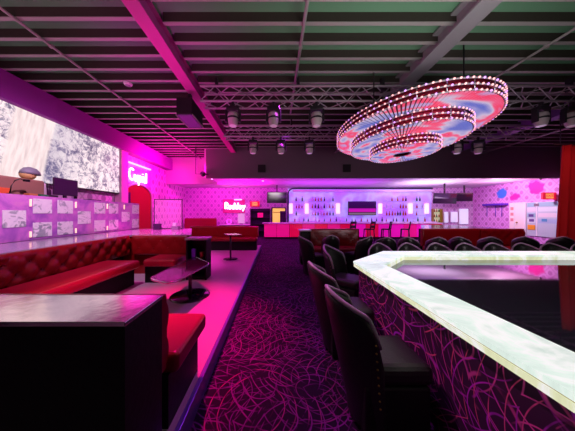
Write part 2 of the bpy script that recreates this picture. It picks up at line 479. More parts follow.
dup(chair0, (1.42,5.45,0), PI/2-.1, 'black round-backed chair centred before the short red booth', GB)
dup(chair0, (2.05,5.2,0), PI/2+.5, 'black barrel chair before the booth end nearest the bar stools', GB)
t = thing('cocktail_table', 'small low dark table among the chairs by the short red booth', 'table', (1.35,4.75,0))
o1 = (1.35,4.75,0)
MB(o1).lathe([(.2,0),(.2,.02),(.03,.04)], o1, 20).build('base', 'dark_metal', t)
MB(o1).lathe([(.025,.03),(.025,.52)], o1, 10).build('pole', 'dark_metal', t)
MB(o1).lathe([(.22,.52),(.23,.53),(.22,.55)], o1, 24).build('table_top', 'tabletop', t)

# ------------------------------------------------------------------ banquettes on the platform
def tuft_fn(u, v, w, h, amp, pitch):
    p = (u*w/pitch+v*h/(pitch*1.0)); q = (u*w/pitch-v*h/(pitch*1.0))
    b = (abs(math.sin(PI*p))*abs(math.sin(PI*q)))**.4
    e = min(1, min(v, 1-v)*h/.04)
    return amp*b*max(.15, e)
def tufted(org, a, b, nrm, z0, z1, amp=.05, pitch=.26, res=.035, thick=.09):
    """tufted back from a to b (plan), cushions bulging towards nrm"""
    a = Vector((*a,0)); b = Vector((*b,0)); nrm = Vector((*nrm,0)); w = (b-a).length; h = z1-z0
    mb = MB(org)
    def f(u, v):
        p = a.lerp(b, u); p.z = z0+h*v
        return p+nrm*(thick+tuft_fn(u, v, w, h, amp, pitch))
    nu, nv = max(4, int(w/res)), max(4, int(h/res))
    vs = mb.grid(f, nu, nv)
    # closed back
    bk = [[mb.bm.verts.new(a.lerp(b, u)+Vector((0,0,z))) for z in (z0, z1)] for u in (0, 1)]
    mb.bm.faces.new((bk[0][0], bk[1][0], bk[1][1], bk[0][1]))
    mb.bm.faces.new([bk[0][0]]+[r for r in vs[0]]+[bk[0][1]]); mb.bm.faces.new([bk[1][0]]+[r for r in vs[-1]]+[bk[1][1]])
    mb.bm.faces.new([r[0] for r in vs]+[bk[1][0], bk[0][0]]); mb.bm.faces.new([r[-1] for r in vs]+[bk[1][1], bk[0][1]])
    # buttons sit in the folds
    ku = int(w/pitch)+1
    for i in range(-1, 2*ku+2):
        for j in range(0, 2*int(h/pitch)+3):
            U = i*pitch/2; V = j*pitch/2
            if (i+j) % 2 or not (0.03 < U < w-.03 and .05 < V < h-.03): continue
            c = a.lerp(b, U/w); c.z = z0+V
            mb.ball(c+nrm*(thick+.008), .014, 1)
    return mb
SEAT = E(-.84); BT = E(-.45)
# long banquette under the dj booth
o2 = (-2.8,3,ZP)
t = thing('banquette', 'long red tufted banquette running beneath the white-tiled DJ booth', 'banquette', o2)
tufted(o2, (-3.125,1.83), (-3.125,4.45), (1,0), SEAT-.02, BT-.01, .055, .27, .03, .03).build('back', 'red_vinyl', t)
MB(o2).box((-3.1,1.83,SEAT-.14), (-2.46,3.85,SEAT), .05, seg=4).build('seat', 'red_seat', t)
MB(o2).box((-3.1,1.83,ZP), (-2.58,3.85,SEAT-.14)).build('base', 'black_wood', t)
# return banquette, facing the camera
o2 = (-2.3,4.2,ZP)
t = thing('banquette', 'short red banquette closing the far end of the long tufted one', 'banquette', o2)
tufted(o2, (-3.0,4.5), (-1.83,4.5), (0,-1), SEAT-.02, BT-.01, .02, .3, .03).build('back', 'red_vinyl', t)
MB(o2).box((-2.44,3.86,SEAT-.14), (-1.85,4.42,SEAT), .05, seg=4).build('seat', 'red_seat', t)
MB(o2).box((-2.44,3.94,ZP), (-1.87,4.42,SEAT-.14)).build('base', 'black_wood', t)
# ledges behind them
o2 = (-3.7,2,ZP)
t = thing('drink_ledge', 'shiny marble drink ledge between red banquette and DJ booth front', 'ledge', o2)
MB(o2).box((-4.14,-1.6,BT-.04), (-3.13,4.48,BT), .006).build('ledge_top', 'marble_top', t)
MB(o2).box((-4.14,-1.6,ZP), (-3.24,4.48,BT-.04)).build('ledge_body', 'black_wood', t)
o2 = (-3,5.4,ZP)
t = thing('divider_counter', 'wide pink-lit counter behind the short red banquette', 'counter', o2)
MB(o2).prism([(-4.1,4.52),(-1.80,4.52),(-2.56,6.46),(-4.1,6.46)], BT-.04, BT).build('counter_top', 'marble_top', t)
MB(o2).prism([(-4.1,4.54),(-1.86,4.54),(-2.62,6.44),(-4.1,6.44)], ZP, BT-.04).build('counter_body', 'red_vinyl', t)
# banquette nearest the camera: black box back, red tufted face beyond, red seat
o2 = (-1.6,1.3,ZP)
t = thing('banquette', 'nearest red banquette backed by a tall black box with glossy top', 'banquette', o2)
MB(o2).box((-3.05,.875,BT-.02), (-.625,1.167,BT), .003).build('box_top', 'box_top', t)
MB(o2).box((-3.05,.877,ZP), (-.627,1.165,BT-.02)).build('box_back', 'black_wood', t)
tufted(o2, (-3.05,1.168), (-.63,1.168), (0,1), SEAT-.05, BT-.012, .035, .2, .025, .045).build('back', 'red_vinyl', t)
MB(o2).box((-2.42,1.26,SEAT-.13), (-.585,1.80,SEAT), .035, seg=4).build('seat', 'red_seat', t)
MB(o2).box((-2.42,1.26,ZP), (-.64,1.74,SEAT-.13)).build('base', 'black_wood', t)
# far bench on the platform
o2 = (-1.8,7.7,ZP)
t = thing('banquette', 'dark red bench at the far end of the pink platform', 'banquette', o2)
tufted(o2, (-3.16,7.9), (-.62,7.9), (0,-1), SEAT-.02, BT, .015, .4, .05).build('back', 'red_vinyl', t)
MB(o2).box((-3.14,7.38,SEAT-.13), (-.64,7.84,SEAT), .04, seg=3).build('seat', 'red_vinyl', t)
MB(o2).box((-3.14,7.44,ZP), (-.66,7.84,SEAT-.13)).build('base', 'black_wood', t)
# low table with a round base
tc = (-1.34,3.32,ZP); t = thing('cocktail_table', 'low glossy cocktail table with round base on the pink platform', 'table', tc)
MB(tc).lathe([(.3,0),(.3,.012),(.28,.02),(.04,.03)], tc, 32).build('base', 'tabletop', t)
MB(tc).lathe([(.028,.02),(.028,.47)], tc, 12).build('pole', 'dark_metal', t)
def rounded(poly, r, n=5):
    out = []
    for i in range(len(poly)):
        p0, p, p1 = Vector(poly[i-1]), Vector(poly[i]), Vector(poly[(i+1) % len(poly)])
        a = p+(p0-p).normalized()*r; b = p+(p1-p).normalized()*r
        for k in range(n+1):
            q = k/n; out.append(((1-q)**2*a+2*q*(1-q)*p+q*q*b))
    return out
quad = rounded([(-1.58,2.62),(-1.50,3.95),(-1.06,3.42),(-1.2,2.42)], .12)
ztab = E(-.8)
MB(tc).prism(quad, ztab-.02, ztab).build('table_top', 'tabletop', t)
MB(tc).tube([(p[0],p[1],ztab-.008) for p in quad], .014, 6, True).build('rim', 'chrome', t)
# stand at the end of the short banquette
a, b = (-1.74,4.10,ZP), (-1.34,4.4,E(-.47)); o2 = (-1.54,4.25,ZP)
t = thing('side_stand', 'small dark open stand with pale top at the banquette end', 'stand', o2)
MB(o2).box((a[0]-.02,a[1]-.02,b[2]-.04), (b[0]+.02,b[1]+.02,b[2]), .006).build('stand_top', 'marble_top', t)
for x in (a[0], b[0]-.03): MB(o2).box((x,a[1],ZP), (x+.03,b[1],b[2]-.04)).build('side_panel', 'black_wood', t)
MB(o2).box((a[0]+.03,b[1]-.03,ZP), (b[0]-.03,b[1],b[2]-.04)).build('back_panel', 'black_wood', t)
for z in (ZP+.03, ZP+.38): MB(o2).box((a[0]+.03,a[1]+.01,z), (b[0]-.03,b[1]-.03,z+.02)).build('shelf', 'black_wood', t)
zs = ZP+.4
tag(MB((-1.62,4.2,zs)).box((-1.66,4.17,zs), (-1.58,4.23,zs+.2), .006).build('menu_holder', 'purple_shelf'), 'violet card holder on the shelf of the small dark stand', 'holder')
tag(MB((-1.47,4.22,zs)).lathe([(.035,0),(.045,.13),(.04,.13),(.033,.01)], (-1.47,4.22,zs), 14).build('cup', 'red_seat'), 'red cup on the shelf of the small dark stand', 'cup')
# slender table further along the platform
tc = (-1.27,6.0,ZP); t = thing('pedestal_table', 'slim tall pedestal table standing before the far red bench', 'table', tc)
MB(tc).lathe([(.2,0),(.2,.015),(.03,.03)], tc, 24).build('base', 'tabletop', t)
MB(tc).lathe([(.025,.02),(.025,.7)], tc, 10).build('pole', 'dark_metal', t)
MB(tc).box((-1.4,5.75,E(-.6)+.0), (-1.02,6.25,E(-.6)+.025), .01, rot=.5).build('table_top', 'tabletop', t)
# things standing on the divider counter
fz = BT
o2 = (-3.2,6.35,fz); t = thing('glass_partition', 'thin dark framed glass screen standing on the pink counter', 'partition', o2)
x0, x1, z1 = -3.66, -2.80, E(.45)
for x in (x0, x1-.02): MB(o2).box((x,6.34,fz), (x+.02,6.36,z1)).build('upright', 'dark_metal', t)
for z in (fz, z1-.02): MB(o2).box((x0+.02,6.34,z), (x1-.02,6.36,z+.02)).build('rail', 'dark_metal', t)
MB(o2).box((x0+.02,6.347,fz+.02), (x1-.02,6.353,z1-.02)).build('pane', 'glass', t)
tag(MB((-3.4,6.1,fz)).box((-3.5,6.02,fz), (-3.32,6.16,fz+.17), .01).build('card_box', 'drape'), 'small dark box on the pink counter by the glass screen', 'box')
o2 = (-2.88,6.1,fz); t = thing('napkin_holder', 'pale napkin holder on the pink counter beside the dark box', 'holder', o2)
MB(o2).box((-2.98,6.03,fz), (-2.78,6.17,fz+.1), .006).build('holder_body', 'grey', t)
MB(o2).box((-2.96,6.06,fz+.1), (-2.86,6.14,fz+.2), .006).build('napkins', 'paper', t)

# ------------------------------------------------------------------ DJ booth
XB = -4.2; o2 = (-4.7,4,0)
t = thing('dj_booth', 'raised DJ booth front of purple panel with white marbled tiles', 'booth', o2)
pn = MB(o2).box((XB-.05,-1.2,BT), (XB,6.49,E(.32))).build('front_panel', 'booth', t)
MB(o2).box((-5.2,-1.2,E(.29)), (XB-.05,6.49,E(.32)), .004).build('worktop', 'black_wood', t)
MB(o2).box((-5.2,6.42,BT), (XB-.05,6.49,E(.29))).build('end_panel', 'booth', t)
MB(o2).box((-5.2,-1.2,ZP), (XB,6.49,BT-.0)).build('booth_base', 'black_wood', t)
cols = []
y = 6.17
for base in (6.17, 4.88-.02, 3.62, 2.36, 1.1):
    cols += [(base,'ul'), (base-.42,'m'), (base-.86,'ul')] if base > 6 else [(base+.02,'ul'), (base-.39,'m'), (base-.81,'ul')]
for (y, kind) in cols:
    for (za, zb) in {'ul': ((.01,.27),(-.41,-.15)), 'm': ((-.215,.06),)}[kind]:
        MB(o2).box((XB,y,E(za)), (XB+.008,y+.31,E(zb)), .003).build('tile', 'tile', t)
for y in (3.6, 4.42, 5.25, 5.84, 2.8):
    MB(o2).box((XB,y-.012,E(.13)), (XB+.02,y+.012,E(.255)), .004).build('accent_light', 'gold_light', t)
for y in (4.42, 5.25, 3.6):
    MB(o2).box((XB,y-.012,E(-.40)), (XB+.02,y+.012,E(-.30)), .004).build('accent_light', 'gold_light', t)
ZW = E(.32)
# computer monitor seen from behind
o2 = (-4.55,4.57,ZW); t = thing('monitor', 'dark flat monitor standing on the DJ booth before the screen', 'monitor', o2)
R = Matrix.Rotation(0, 3, 'Z')
MB(o2).box((-4.57,4.31,ZW+.08), (-4.53,4.83,ZW+.44), .01).build('display', mat('monitor_back', (58,14,62), .4), t)
MB(o2).box((-4.59,4.54,ZW), (-4.56,4.60,ZW+.2)).build('stand', 'tv_body', t)
MB(o2).box((-4.66,4.44,ZW), (-4.46,4.70,ZW+.02), .005).build('foot', 'tv_body', t)
tag(MB((-4.42,5.05,ZW)).box((-4.5,4.92,ZW), (-4.34,5.26,ZW+.03), .008).build('keyboard', 'tv_body'), 'black keyboard lying past the monitor on the DJ booth', 'keyboard')
for x, y, hh, w in ((-4.66,4.33,.3,'tallest dark bottle'),(-4.75,5.0,.22,'dark short bottle')):
    c = (x,y,ZW)
    tag(MB(c).lathe([(.03,0),(.034,.02),(.034,hh*.6),(.013,hh*.75),(.013,hh)], c, 12).build('bottle', 'b_dark'),
        f'{w} on the DJ booth, ' + ('near side of the monitor' if y < 4.5 else 'far side of the monitor'), 'bottle')
# brown console
o2 = (-4.75,3.2,ZW); t = thing('equipment_case', 'long brown equipment case on top of the DJ booth', 'case', o2)
MB(o2).box((-4.98,1.4,ZW), (-4.62,4.22,E(.66)), .03).build('case_body', 'brown', t)
MB(o2).box((-4.96,4.22,ZW+.02), (-4.64,4.27,E(.62)), .015).build('end_cap', 'plain_pink', t)
MB(o2).box((-4.62,2.6,ZW+.02), (-4.605,3.66,ZW+.13), .004).build('panel', 'orange', t)
o2 = (-4.78,4.06,E(.66)); t = thing('dome_lamp', 'tan rounded shape under a grey hood on the brown case', 'lamp', o2)
MB(o2).ball((-4.78,4.06,E(.66)+.095), .125, 3, (.8,1,.76)).build('dome', 'tan', t)
MB(o2).lathe([(.165,.11),(.15,.17),(.1,.23),(.02,.255)], (-4.78,4.10,E(.66)), 20, .75).build('hood', 'grey', t)
o2 = (-4.42,3.50,ZW); t = thing('gooseneck_lamp', 'small dark gooseneck lamp bent over before the brown case', 'lamp', o2)
MB(o2).lathe([(.05,0),(.05,.02),(.01,.03)], o2, 14).build('base', 'tv_body', t)
MB(o2).tube([(-4.42,3.50,ZW+.02),(-4.42,3.52,ZW+.15),(-4.42,3.57,ZW+.25),(-4.42,3.64,ZW+.29),(-4.42,3.71,ZW+.28)], .009, 8).build('neck', 'tv_body', t)
MB(o2).box((-4.44,3.69,ZW+.255), (-4.40,3.78,ZW+.295), .008).build('lamp_head', 'tv_body', t)
for y, m_, nm in ((3.80,'b_amber','amber'),(3.98,'b_green','green'),(4.16,'tv_body','black')):
    tag(MB((-4.42,y,ZW)).box((-4.48,y-.07,ZW), (-4.36,y+.07,ZW+.05), .012).build('audio_unit', m_), f'flat {nm} audio unit on the booth edge by the brown case', 'device')
# the LED screen
o2 = (-5.62,4.4,1.55+1.44)
t = thing('video_screen', 'large LED wall screen showing pale rocky cliffs above the DJ booth', 'screen', (-5.62,4.4,3.0))
o2 = (-5.62,4.4,3.0)
MB(o2).box((-5.62,-.5,E(.76)), (-5.6,7.55,E(2.33))).build('display', 'screen', t)
MB(o2).box((-5.795,-.5,E(.74)), (-5.62,7.58,E(2.33))).build('cabinet', 'black', t)

# wall beyond the screen: pillar, arched opening, sign
struct(MB().box((-5.8,7.6,0), (-5.55,7.95,E(2.33)), .01).build('trim_3', mat('stone_pillar', (225,150,200), .8, bump=(9,.8))))
o2 = (-5.75,8.85,0)
d1 = thing('door_1', 'arched red doorway in the pink wall under the neon script', 'doorway', o2); d1['kind'] = 'structure'
arch = [(7.98,0)]+[(8.88-.9*math.cos(PI*k/14), E(.75)+.5*math.sin(PI*k/14)) for k in range(15)]+[(9.78,0)]
mb = MB(o2)
lo = [mb.bm.verts.new((-5.8,p[0],p[1])) for p in arch]; hi = [mb.bm.verts.new((-5.765,p[0],p[1])) for p in arch]
mb.bm.faces.new(lo); mb.bm.faces.new(hi)
for i in range(len(arch)): j = (i+1) % len(arch); mb.bm.faces.new((lo[i], lo[j], hi[j], hi[i]))
mb.build('arch_panel', 'red_cloth', d1)
MB(o2).tube([(-5.74,p[0],p[1]) for p in arch], .045, 8).build('arch_trim', 'plain_pink', d1)
MB(o2).box((-5.765,8.02,.15), (-5.74,8.35,2.3)).build('inner_shade', 'drape', d1)  # dark strip standing in for the shade inside the arch
# neon writing from strokes
def glyph(ch):
    C = lambda cx, cy, rx, ry, a0, a1, n=10: [(cx+rx*math.cos(math.radians(a0+(a1-a0)*k/n)), cy+ry*math.sin(math.radians(a0+(a1-a0)*k/n))) for k in range(n+1)]
    return {
     'C': [C(.45,.65,.42,.62,50,310,14)], 'u': [[(.05,.7)]+C(.28,.25,.23,.25,180,360)+[(.51,.7),(.51,.0)]],
     'p': [[(.05,.7),(.05,-.45)], C(.3,.33,.25,.33,0,360)], 'i': [[(.1,.7),(.1,0)], [(.1,.95),(.1,1.0)]],
     'd': [C(.27,.33,.25,.33,0,360), [(.53,1.2),(.53,0)]], 'o': [C(.28,.33,.25,.33,0,360)],
     'R': [[(.05,0),(.05,1.25)]+C(.1,.95,.45,.3,90,-90)+[(.5,0)]], 'e': [[(.05,.36),(.5,.36)]+C(.28,.33,.24,.33,5,310)],
     'y': [[(.05,.7),(.28,.1)], [(.52,.7),(.1,-.45)]]}[ch]
def neon(word, origin, ux, scale, r, parent, org, matname='neon'):
    x = 0
    for ch in word:
        mb = MB(org); w = 0
        for st_ in glyph(ch):
            mb.tube([Vector(origin)+Vector(ux)*(x+a)*scale+Vector((0,0,b*scale)) for a, b in st_], r, 6)
            w = max(w, max(a for a, b in st_))
        mb.build('neon_letter', matname, parent)
        x += w+.16
    return x*scale
o2 = (-5.72,8.2,E(1.45)); t = thing('neon_sign', 'white neon script on the pink wall over the red arch', 'sign', o2)
neon('Cupid', (-5.70,8.2,E(1.36)), (0,1,0), .36, .032, t, o2)
MB(o2).box((-5.8,8.05,E(1.2)), (-5.755,9.72,E(1.92)), .01).build('backing', mat('sign_backing', (226,120,214), .5), t)
MB((0,0,0)).bm.free()
t = thing('tube_light', 'slanting white tube light above the neon script sign', 'light', (-5.7,8.8,E(2.0)))
o2 = (-5.7,8.8,E(2.0))
MB(o2).tube([(-5.68,8.05,E(2.02)),(-5.68,9.6,E(2.02))], .035, 8).build('tube', 'tube', t)
for y in (8.05,9.6): MB(o2).box((-5.8,y-.03,E(1.98)), (-5.64,y+.03,E(2.06)), .005).build('end_bracket', 'plain_pink', t)

# ------------------------------------------------------------------ trusses and fixtures
def truss(y, label):
    x0, x1 = -1.55, 7.88; zt, zb = E(2.65), E(2.34); o = ((x0+x1)/2, y, zb)
    t = thing('lighting_truss', label, 'truss', o)
    for yy in (y, y+.3):
        for z in (zt, zb): MB(o).tube([(x0,yy,z),(x1,yy,z)], .024, 8).build('chord', 'truss', t)
    n = int((x1-x0)/.3)
    def zig(a0, b0, axis):
        mb = MB(o)
        for i in range(n):
            p = x0+(x1-x0)*i/n; q = x0+(x1-x0)*(i+1)/n
            a, b = (a0, b0) if i % 2 == 0 else (b0, a0)
            mb.tube([(p,*a),(q,*b)], .011, 5)
        mb.build('lacing', 'truss', t)
    zig((y,zb),(y,zt),0); zig((y+.3,zb),(y+.3,zt),0); zig((y,zb),(y+.3,zb),0); zig((y,zt),(y+.3,zt),0)
    for x in (x0+.3, .5, 2.3, 4.1, 6.3): 
        MB(o).box((x-.025,y+.1,zt-.03), (x+.025,y+.2,ZJ+.002)).build('hanger', 'dark_metal', t)
    return t
truss(4.35, 'near aluminium lighting truss hung under the joists before the chandelier')
truss(6.32, 'far aluminium lighting truss running behind the oval chandelier')
def make_head(label):
    t = thing('moving_head_light', label, 'light')
    MB().box((-.03,-.03,-.06), (.03,.03,.06), .008).build('clamp', 'dark_metal', t)
    MB().box((-.14,-.09,-.15), (.14,.09,-.05), .02).build('base', 'dark_metal', t)
    for sx in (-1, 1):
        MB().box((sx*.15-.02,-.06,-.40), (sx*.15+.02,.06,-.12), .012).build('yoke_arm', 'dark_metal', t)
    h = MB().lathe([(.05,-.17),(.105,-.19),(.125,-.26),(.12,-.36),(.10,-.44),(.095,-.47),(.085,-.475)], (0,0,0), 18).build('head', 'head', t)
    MB().lathe([(.08,-.482),(.082,-.474)], (0,0,0), 16).build('lens', 'lens', h)
    MB().lathe([(.126,-.33),(.128,-.31),(.126,-.29)], (0,0,0), 18, cap=False).build('seam_ring', 'dark_metal', h)
    return t
zt1 = E(2.34)-.024-.055
hd = make_head('moving head light on the near truss beside the pink beam')
hd.location = (P(233,100,4.35).x, 4.35, zt1); hd.scale = (.92,.92,.92); hd['group'] = 'moving heads on the near truss'
for px, w in ((273.5,'moving head light on the near truss, second along from the pink beam'),(316.5,'moving head light on the near truss just before the chandelier'),
              (541,'moving head light on the near truss right past the chandelier'),(572,'moving head light on the near truss cut by the picture edge')):
    dup(hd, (P(px,100,4.35).x,4.35,zt1), random.uniform(-.3,.3), w, 'moving heads on the near truss')
for px, w in ((253,'first from the pink beam'),(281,'second from the pink beam'),(309.5,'third, left of the chandelier'),(457,'first past the chandelier'),(478,'second past the chandelier')):
    dup(hd, (P(px,137,6.32).x,6.32,zt1), random.uniform(-.4,.4), f'small-looking moving head light on the far truss, {w}', 'moving heads on the far truss')
# loudspeaker hung under the beam
o2 = (-1.95,4.85,E(2.12)); t = thing('hanging_speaker', 'black loudspeaker hanging beneath the pink ceiling beam', 'speaker', o2)
MB(o2).box((-2.12,4.5,E(2.14)), (-1.78,5.18,E(2.5)), .015).build('cabinet', 'black', t)
MB(o2).box((-2.10,4.52,E(2.12)), (-1.80,5.16,E(2.14))).build('grille', mat('speaker_grille', (120,90,150), .6), t)
for x in (-2.13, -1.775): MB(o2).box((x,4.5,E(2.115)), (x+.012,5.18,E(2.15))).build('edge_rail', 'flange', t)
MB(o2).box((-1.99,4.8,E(2.5)), (-1.93,4.9,E(2.75))).build('bracket', 'dark_metal', t)
o2 = (-3.22,5.9,ZJ-.05); t = thing('smoke_detector', 'round white smoke detector on the dark ceiling joists', 'detector', P(128,83,4.6))
p = P(128,83.5,4.66); p.z = ZJ; t.location = p
MB(p).lathe([(.02,-.055),(.06,-.05),(.085,-.02),(.09,0)], p, 20).build('detector_body', 'detector', t)
MB(p).lathe([(.05,-.058),(.055,-.05)], p, 16).build('detector_ring', 'grey', t)
# square speakers on the header, ceiling downlights, round lamp
for px, py, w in ((261.8,168.8,'dark square wall speaker on the header above the far bench'),(346.5,168.5,'dark square wall speaker on the header above the bar television')):
    c = P(px,py,YH); t = thing('wall_speaker', w, 'speaker', c, 0, 'square speakers on the header')
    MB(c).box((c.x-.17,YH-.08,c.z-.17), (c.x+.17,YH,c.z+.17), .01).build('cabinet', 'black', t)
    MB(c).box((c.x-.15,YH-.088,c.z-.15), (c.x+.15,YH-.08,c.z+.15)).build('grille', 'dark_wall', t)
for px, y, w in ((212,10.0,'white recessed downlight beyond the header end, above neon sign'),(263,10.6,'white recessed downlight beyond the header over the bar end')):
    x = (px-VX)*y/F; c = (x,y,ZLOW); t = thing('downlight', w, 'light', c)
    MB(c).lathe([(.05,-.025),(.08,-.022),(.09,0)], c, 16).build('trim_ring', 'white', t)
    MB(c).lathe([(.045,-.03),(.05,-.024)], c, 16).build('lamp_face', 'neon', t)
c = P(203,174,9.2); t = thing('ceiling_spotlight', 'round black spotlight on an arm at the header end', 'light', c)
MB(c).ball(c, .12, 2).build('lamp_ball', 'black', t)
MB(c).tube([c, c+Vector((-.35,.1,.02)), (c.x-.35, 9.3, ZD)], .02, 8).build('arm', 'black', t)
MB(c).tube([c, c+Vector((.2,.27,.0))], .02, 8).build('bracket', 'black', t)

# ------------------------------------------------------------------ chandelier
CC = (2.92,4.83,E(1.37)); SX = .78
t = thing('chandelier', 'huge oval three-tiered chandelier of glowing rods and bulb strings', 'chandelier', CC)
tiers = [(1.77,1.8,1.35,.22),(1.35,1.574,.81,.225),(.81,1.369,.24,.205)]
bulbs = []
for ti, (R0, h, Rin, dh) in enumerate(tiers):
    zb = E(h); n = (132, 100, 72)[ti]
    # drum behind the bulbs
    MB(CC).lathe([(R0-.05,zb+.012),(R0-.05,zb+dh-.005)], (CC[0],CC[1],0), 72, SX, cap=False).build('drum_band', 'mirror_band', t)
    MB(CC).lathe([(R0-.02,zb+.012),(Rin-.06,zb+.012),(Rin-.06,zb+.02),(R0-.02,zb+.02)], (CC[0],CC[1],0), 72, SX, cap=False, smooth=False).build('tier_plate', 'rod_back', t)
    mb = MB(CC)
    for k in range(n):
        a = 2*PI*(k+.5)/n; d = Vector((SX*math.cos(a), math.sin(a), 0)); tn = Vector((-SX*math.sin(a), math.cos(a), 0)).normalized()
        p0 = Vector((CC[0],CC[1],zb))+d*(Rin-.02); p1 = Vector((CC[0],CC[1],zb))+d*(R0-.02)
        w0 = .25*2*PI*Rin/n; w1 = .24*2*PI*R0/n
        q = [p0-tn*w0, p0+tn*w0, p1+tn*w1, p1-tn*w1]
        up = Vector((0,0,.012)); dn = Vector((0,0,-.006))
        mb._add([x+dn for x in q]+[x+up for x in q], [(0,1,2,3),(4,5,6,7),(0,1,5,4),(1,2,6,5),(2,3,7,6),(3,0,4,7)])
    mb.build('rod_fringe', 'rods', t)
    for s in range(3):
        z = zb+.012+(dh-.03)*s/2*.95; nb = (104, 80, 56)[ti]
        MB(CC).tube([(CC[0]+SX*R0*math.cos(2*PI*k/72), CC[1]+R0*math.sin(2*PI*k/72), z) for k in range(72)], .012, 6, True).build('ring_rail', 'truss', t)
        for k in range(nb):
            a = 2*PI*(k+.3*s)/nb
            bulbs.append((Vector((CC[0]+SX*(R0+.012)*math.cos(a), CC[1]+(R0+.012)*math.sin(a), z)), (k+s) % 3 == 0))
    for k in range(24):
        a = 2*PI*k/24; x = CC[0]+SX*(R0-.01)*math.cos(a); y = CC[1]+(R0-.01)*math.sin(a)
        MB(CC).tube([(x,y,zb+.01),(x,y,zb+dh)], .01, 5).build('tier_strut', 'chrome', t)
bulbs.sort(key=lambda q: (q[0]-Vector((0,0,H))).length)
for p, violet in bulbs[:100]:
    MB(CC).ball(p, .018, 1).build('bulb', 'bulb_violet' if violet else 'bulb_warm', t)
mb = MB(CC); nv = 0
for p, violet in sorted(bulbs[100:], key=lambda q: q[1]):
    mb.ball(p, .018, 1)
    if not violet: nv = len(mb.bm.faces)
bo = mb.build('bulb_string', 'bulb_warm', t); bo.data.materials.append(M['bulb_violet']); bo['kind'] = 'stuff'
for f in bo.data.polygons:
    if f.index >= nv: f.material_index = 1
MB(CC).lathe([(.24,E(1.372)),(.24,E(1.40)),(.2,E(1.40)),(.2,E(1.372)),(.24,E(1.372))], (CC[0],CC[1],0), 32, SX, cap=False).build('centre_ring', 'chrome', t)
MB(CC).lathe([(1.75,E(2.015)),(1.75,E(2.035))], (CC[0],CC[1],0), 72, SX).build('top_plate', 'black', t)
for a in (.4, 2.0, 3.6, 5.2):
    x = CC[0]+1.0*math.cos(a); y = CC[1]+1.2*math.sin(a)
    MB(CC).tube([(x,y,E(2.03)),(x,y,ZJ+.15)], .012, 6).build('hanging_rod', 'dark_metal', t)

# ------------------------------------------------------------------ far bar
X0, X1, YBAR = -.63, 9.6, 12.1; ZB = E(-.5)
o2 = (4.5,12.4,0); t = thing('bar', 'long glowing pink and red bar across the far end', 'bar', o2)
MB(o2).box((X0-.1,YBAR-.12,ZB-.06), (X1,YBAR+.6,ZB), .02).build('bar_top', 'bar_top', t)
MB(o2).box((X0,YBAR,.1), (X1,YBAR+.5,ZB-.06)).build('bar_body', 'black_wood', t)
MB(o2).box((X0+.05,YBAR+.03,0), (X1-.05,YBAR+.45,.1)).build('kick_base', 'black', t)
npn = 14
for k in range(npn):
    a = X0+(X1-X0)*k/npn; b = X0+(X1-X0)*(k+1)/npn
    m_ = ['bar_pink','bar_pink','bar_red','bar_pink','bar_red','bar_pink','bar_red','bar_mag','bar_red','bar_mag','bar_mag','bar_pink','bar_mag','bar_red'][k]
    MB(o2).box((a+.01,YBAR-.03,.12), (b-.01,YBAR,ZB-.07), .005).build('lit_panel', m_, t)
# bar stools
def make_stool(label):
    t = thing('bar_stool', label, 'stool')
    MB().box((-.2,-.2,.60), (.2,.2,.66), .02).build('seat', 'stool', t)
    for sx in (-1,1):
        for sy in (-1,1):
            MB().tube([(sx*.17,sy*.17,.6),(sx*.2,sy*.2,0)], .03, 6).build('leg', 'stool', t)
    MB().tube([(-.185,-.185,.2),(.185,-.185,.2),(.185,.185,.2),(-.185,.185,.2)], .012, 6, True).build('foot_rail', 'stool', t)
    for sy in (-1,1): MB().tube([(.18,sy*.18,.62),(.25,sy*.18,1.03)], .032, 6).build('back_post', 'stool', t)
    MB().box((.225,-.2,.93), (.265,.2,1.05), .01).build('back_rail', 'stool', t)
    MB().box((.19,-.2,.70), (.235,.2,.84), .01).build('back_slat', 'stool', t)
    return t
s0 = make_stool('dark bar stool at the bar peeking over the short red booth'); GST = 'stools at the bar'; s0['group'] = GST
s0.location = (P(350,0,11.2).x,11.2,0); s0.rotation_euler = (0,0,-1.1)
dup(s0, (P(369,0,11.2).x,11.2,0), -1.0, 'dark bar stool just past the end of the short red booth', GST)
dup(s0, (P(386,0,11.2).x,11.2,0), -.7, 'third dark bar stool along the bar, before a magenta panel', GST)
dup(s0, (P(405,0,11.2).x,11.2,0), -.6, 'fourth dark bar stool, nearest the long red booths', GST)
# back bar
BX0, BX1 = P(288,0,13.5).x, P(431,0,13.5).x; o2 = (5.4,13.4,0)
t = thing('back_bar', 'tall lavender backlit shelving wall behind the bar', 'cabinet', o2)
ztop = ZLOW-.06
MB(o2).box((BX0,13.48,.0), (BX1,13.56,ztop)).build('lit_panel', 'backlit', t)
arc = [(BX0,.9),(BX0,ztop-.35)]+[(BX0+.35-.35*math.cos(PI/2*k/6), ztop-.35+.35*math.sin(PI/2*k/6)) for k in range(7)]+[(BX1,ztop)]
MB(o2).tube([(x,13.38,z) for x, z in arc], .05, 6).build('frame', 'drape', t)
MB(o2).box((BX0+.3,13.2,ztop-.22), (BX1,13.47,ztop-.1)).build('cornice', 'bar_top', t)
MB(o2).box((BX0,13.0,0), (BX1,13.47,ZB+.03)).build('counter', 'bar_top', t)
bays = [(293.5,305),(309.5,336),(384,409),(414,426)]
shelf_y = [201.2,208.3,215.4]
def zat(py, Y): return E((VY-py)*Y/F)
for a, b in bays:
    for sy_ in shelf_y:
        z = zat(sy_,13.3); MB(o2).box((P(a,0,13.3).x,13.2,z-.025), (P(b,0,13.3).x,13.47,z)).build('shelf', 'glass', t)
for px in (291,307,338.5,381,411.5,428):
    x = P(px,0,13.3).x; MB(o2).box((x-.11,13.34,zat(213.5,13.3)), (x+.11,13.47,zat(203.5,13.3)), .03).build('light_column', 'sconce', t)
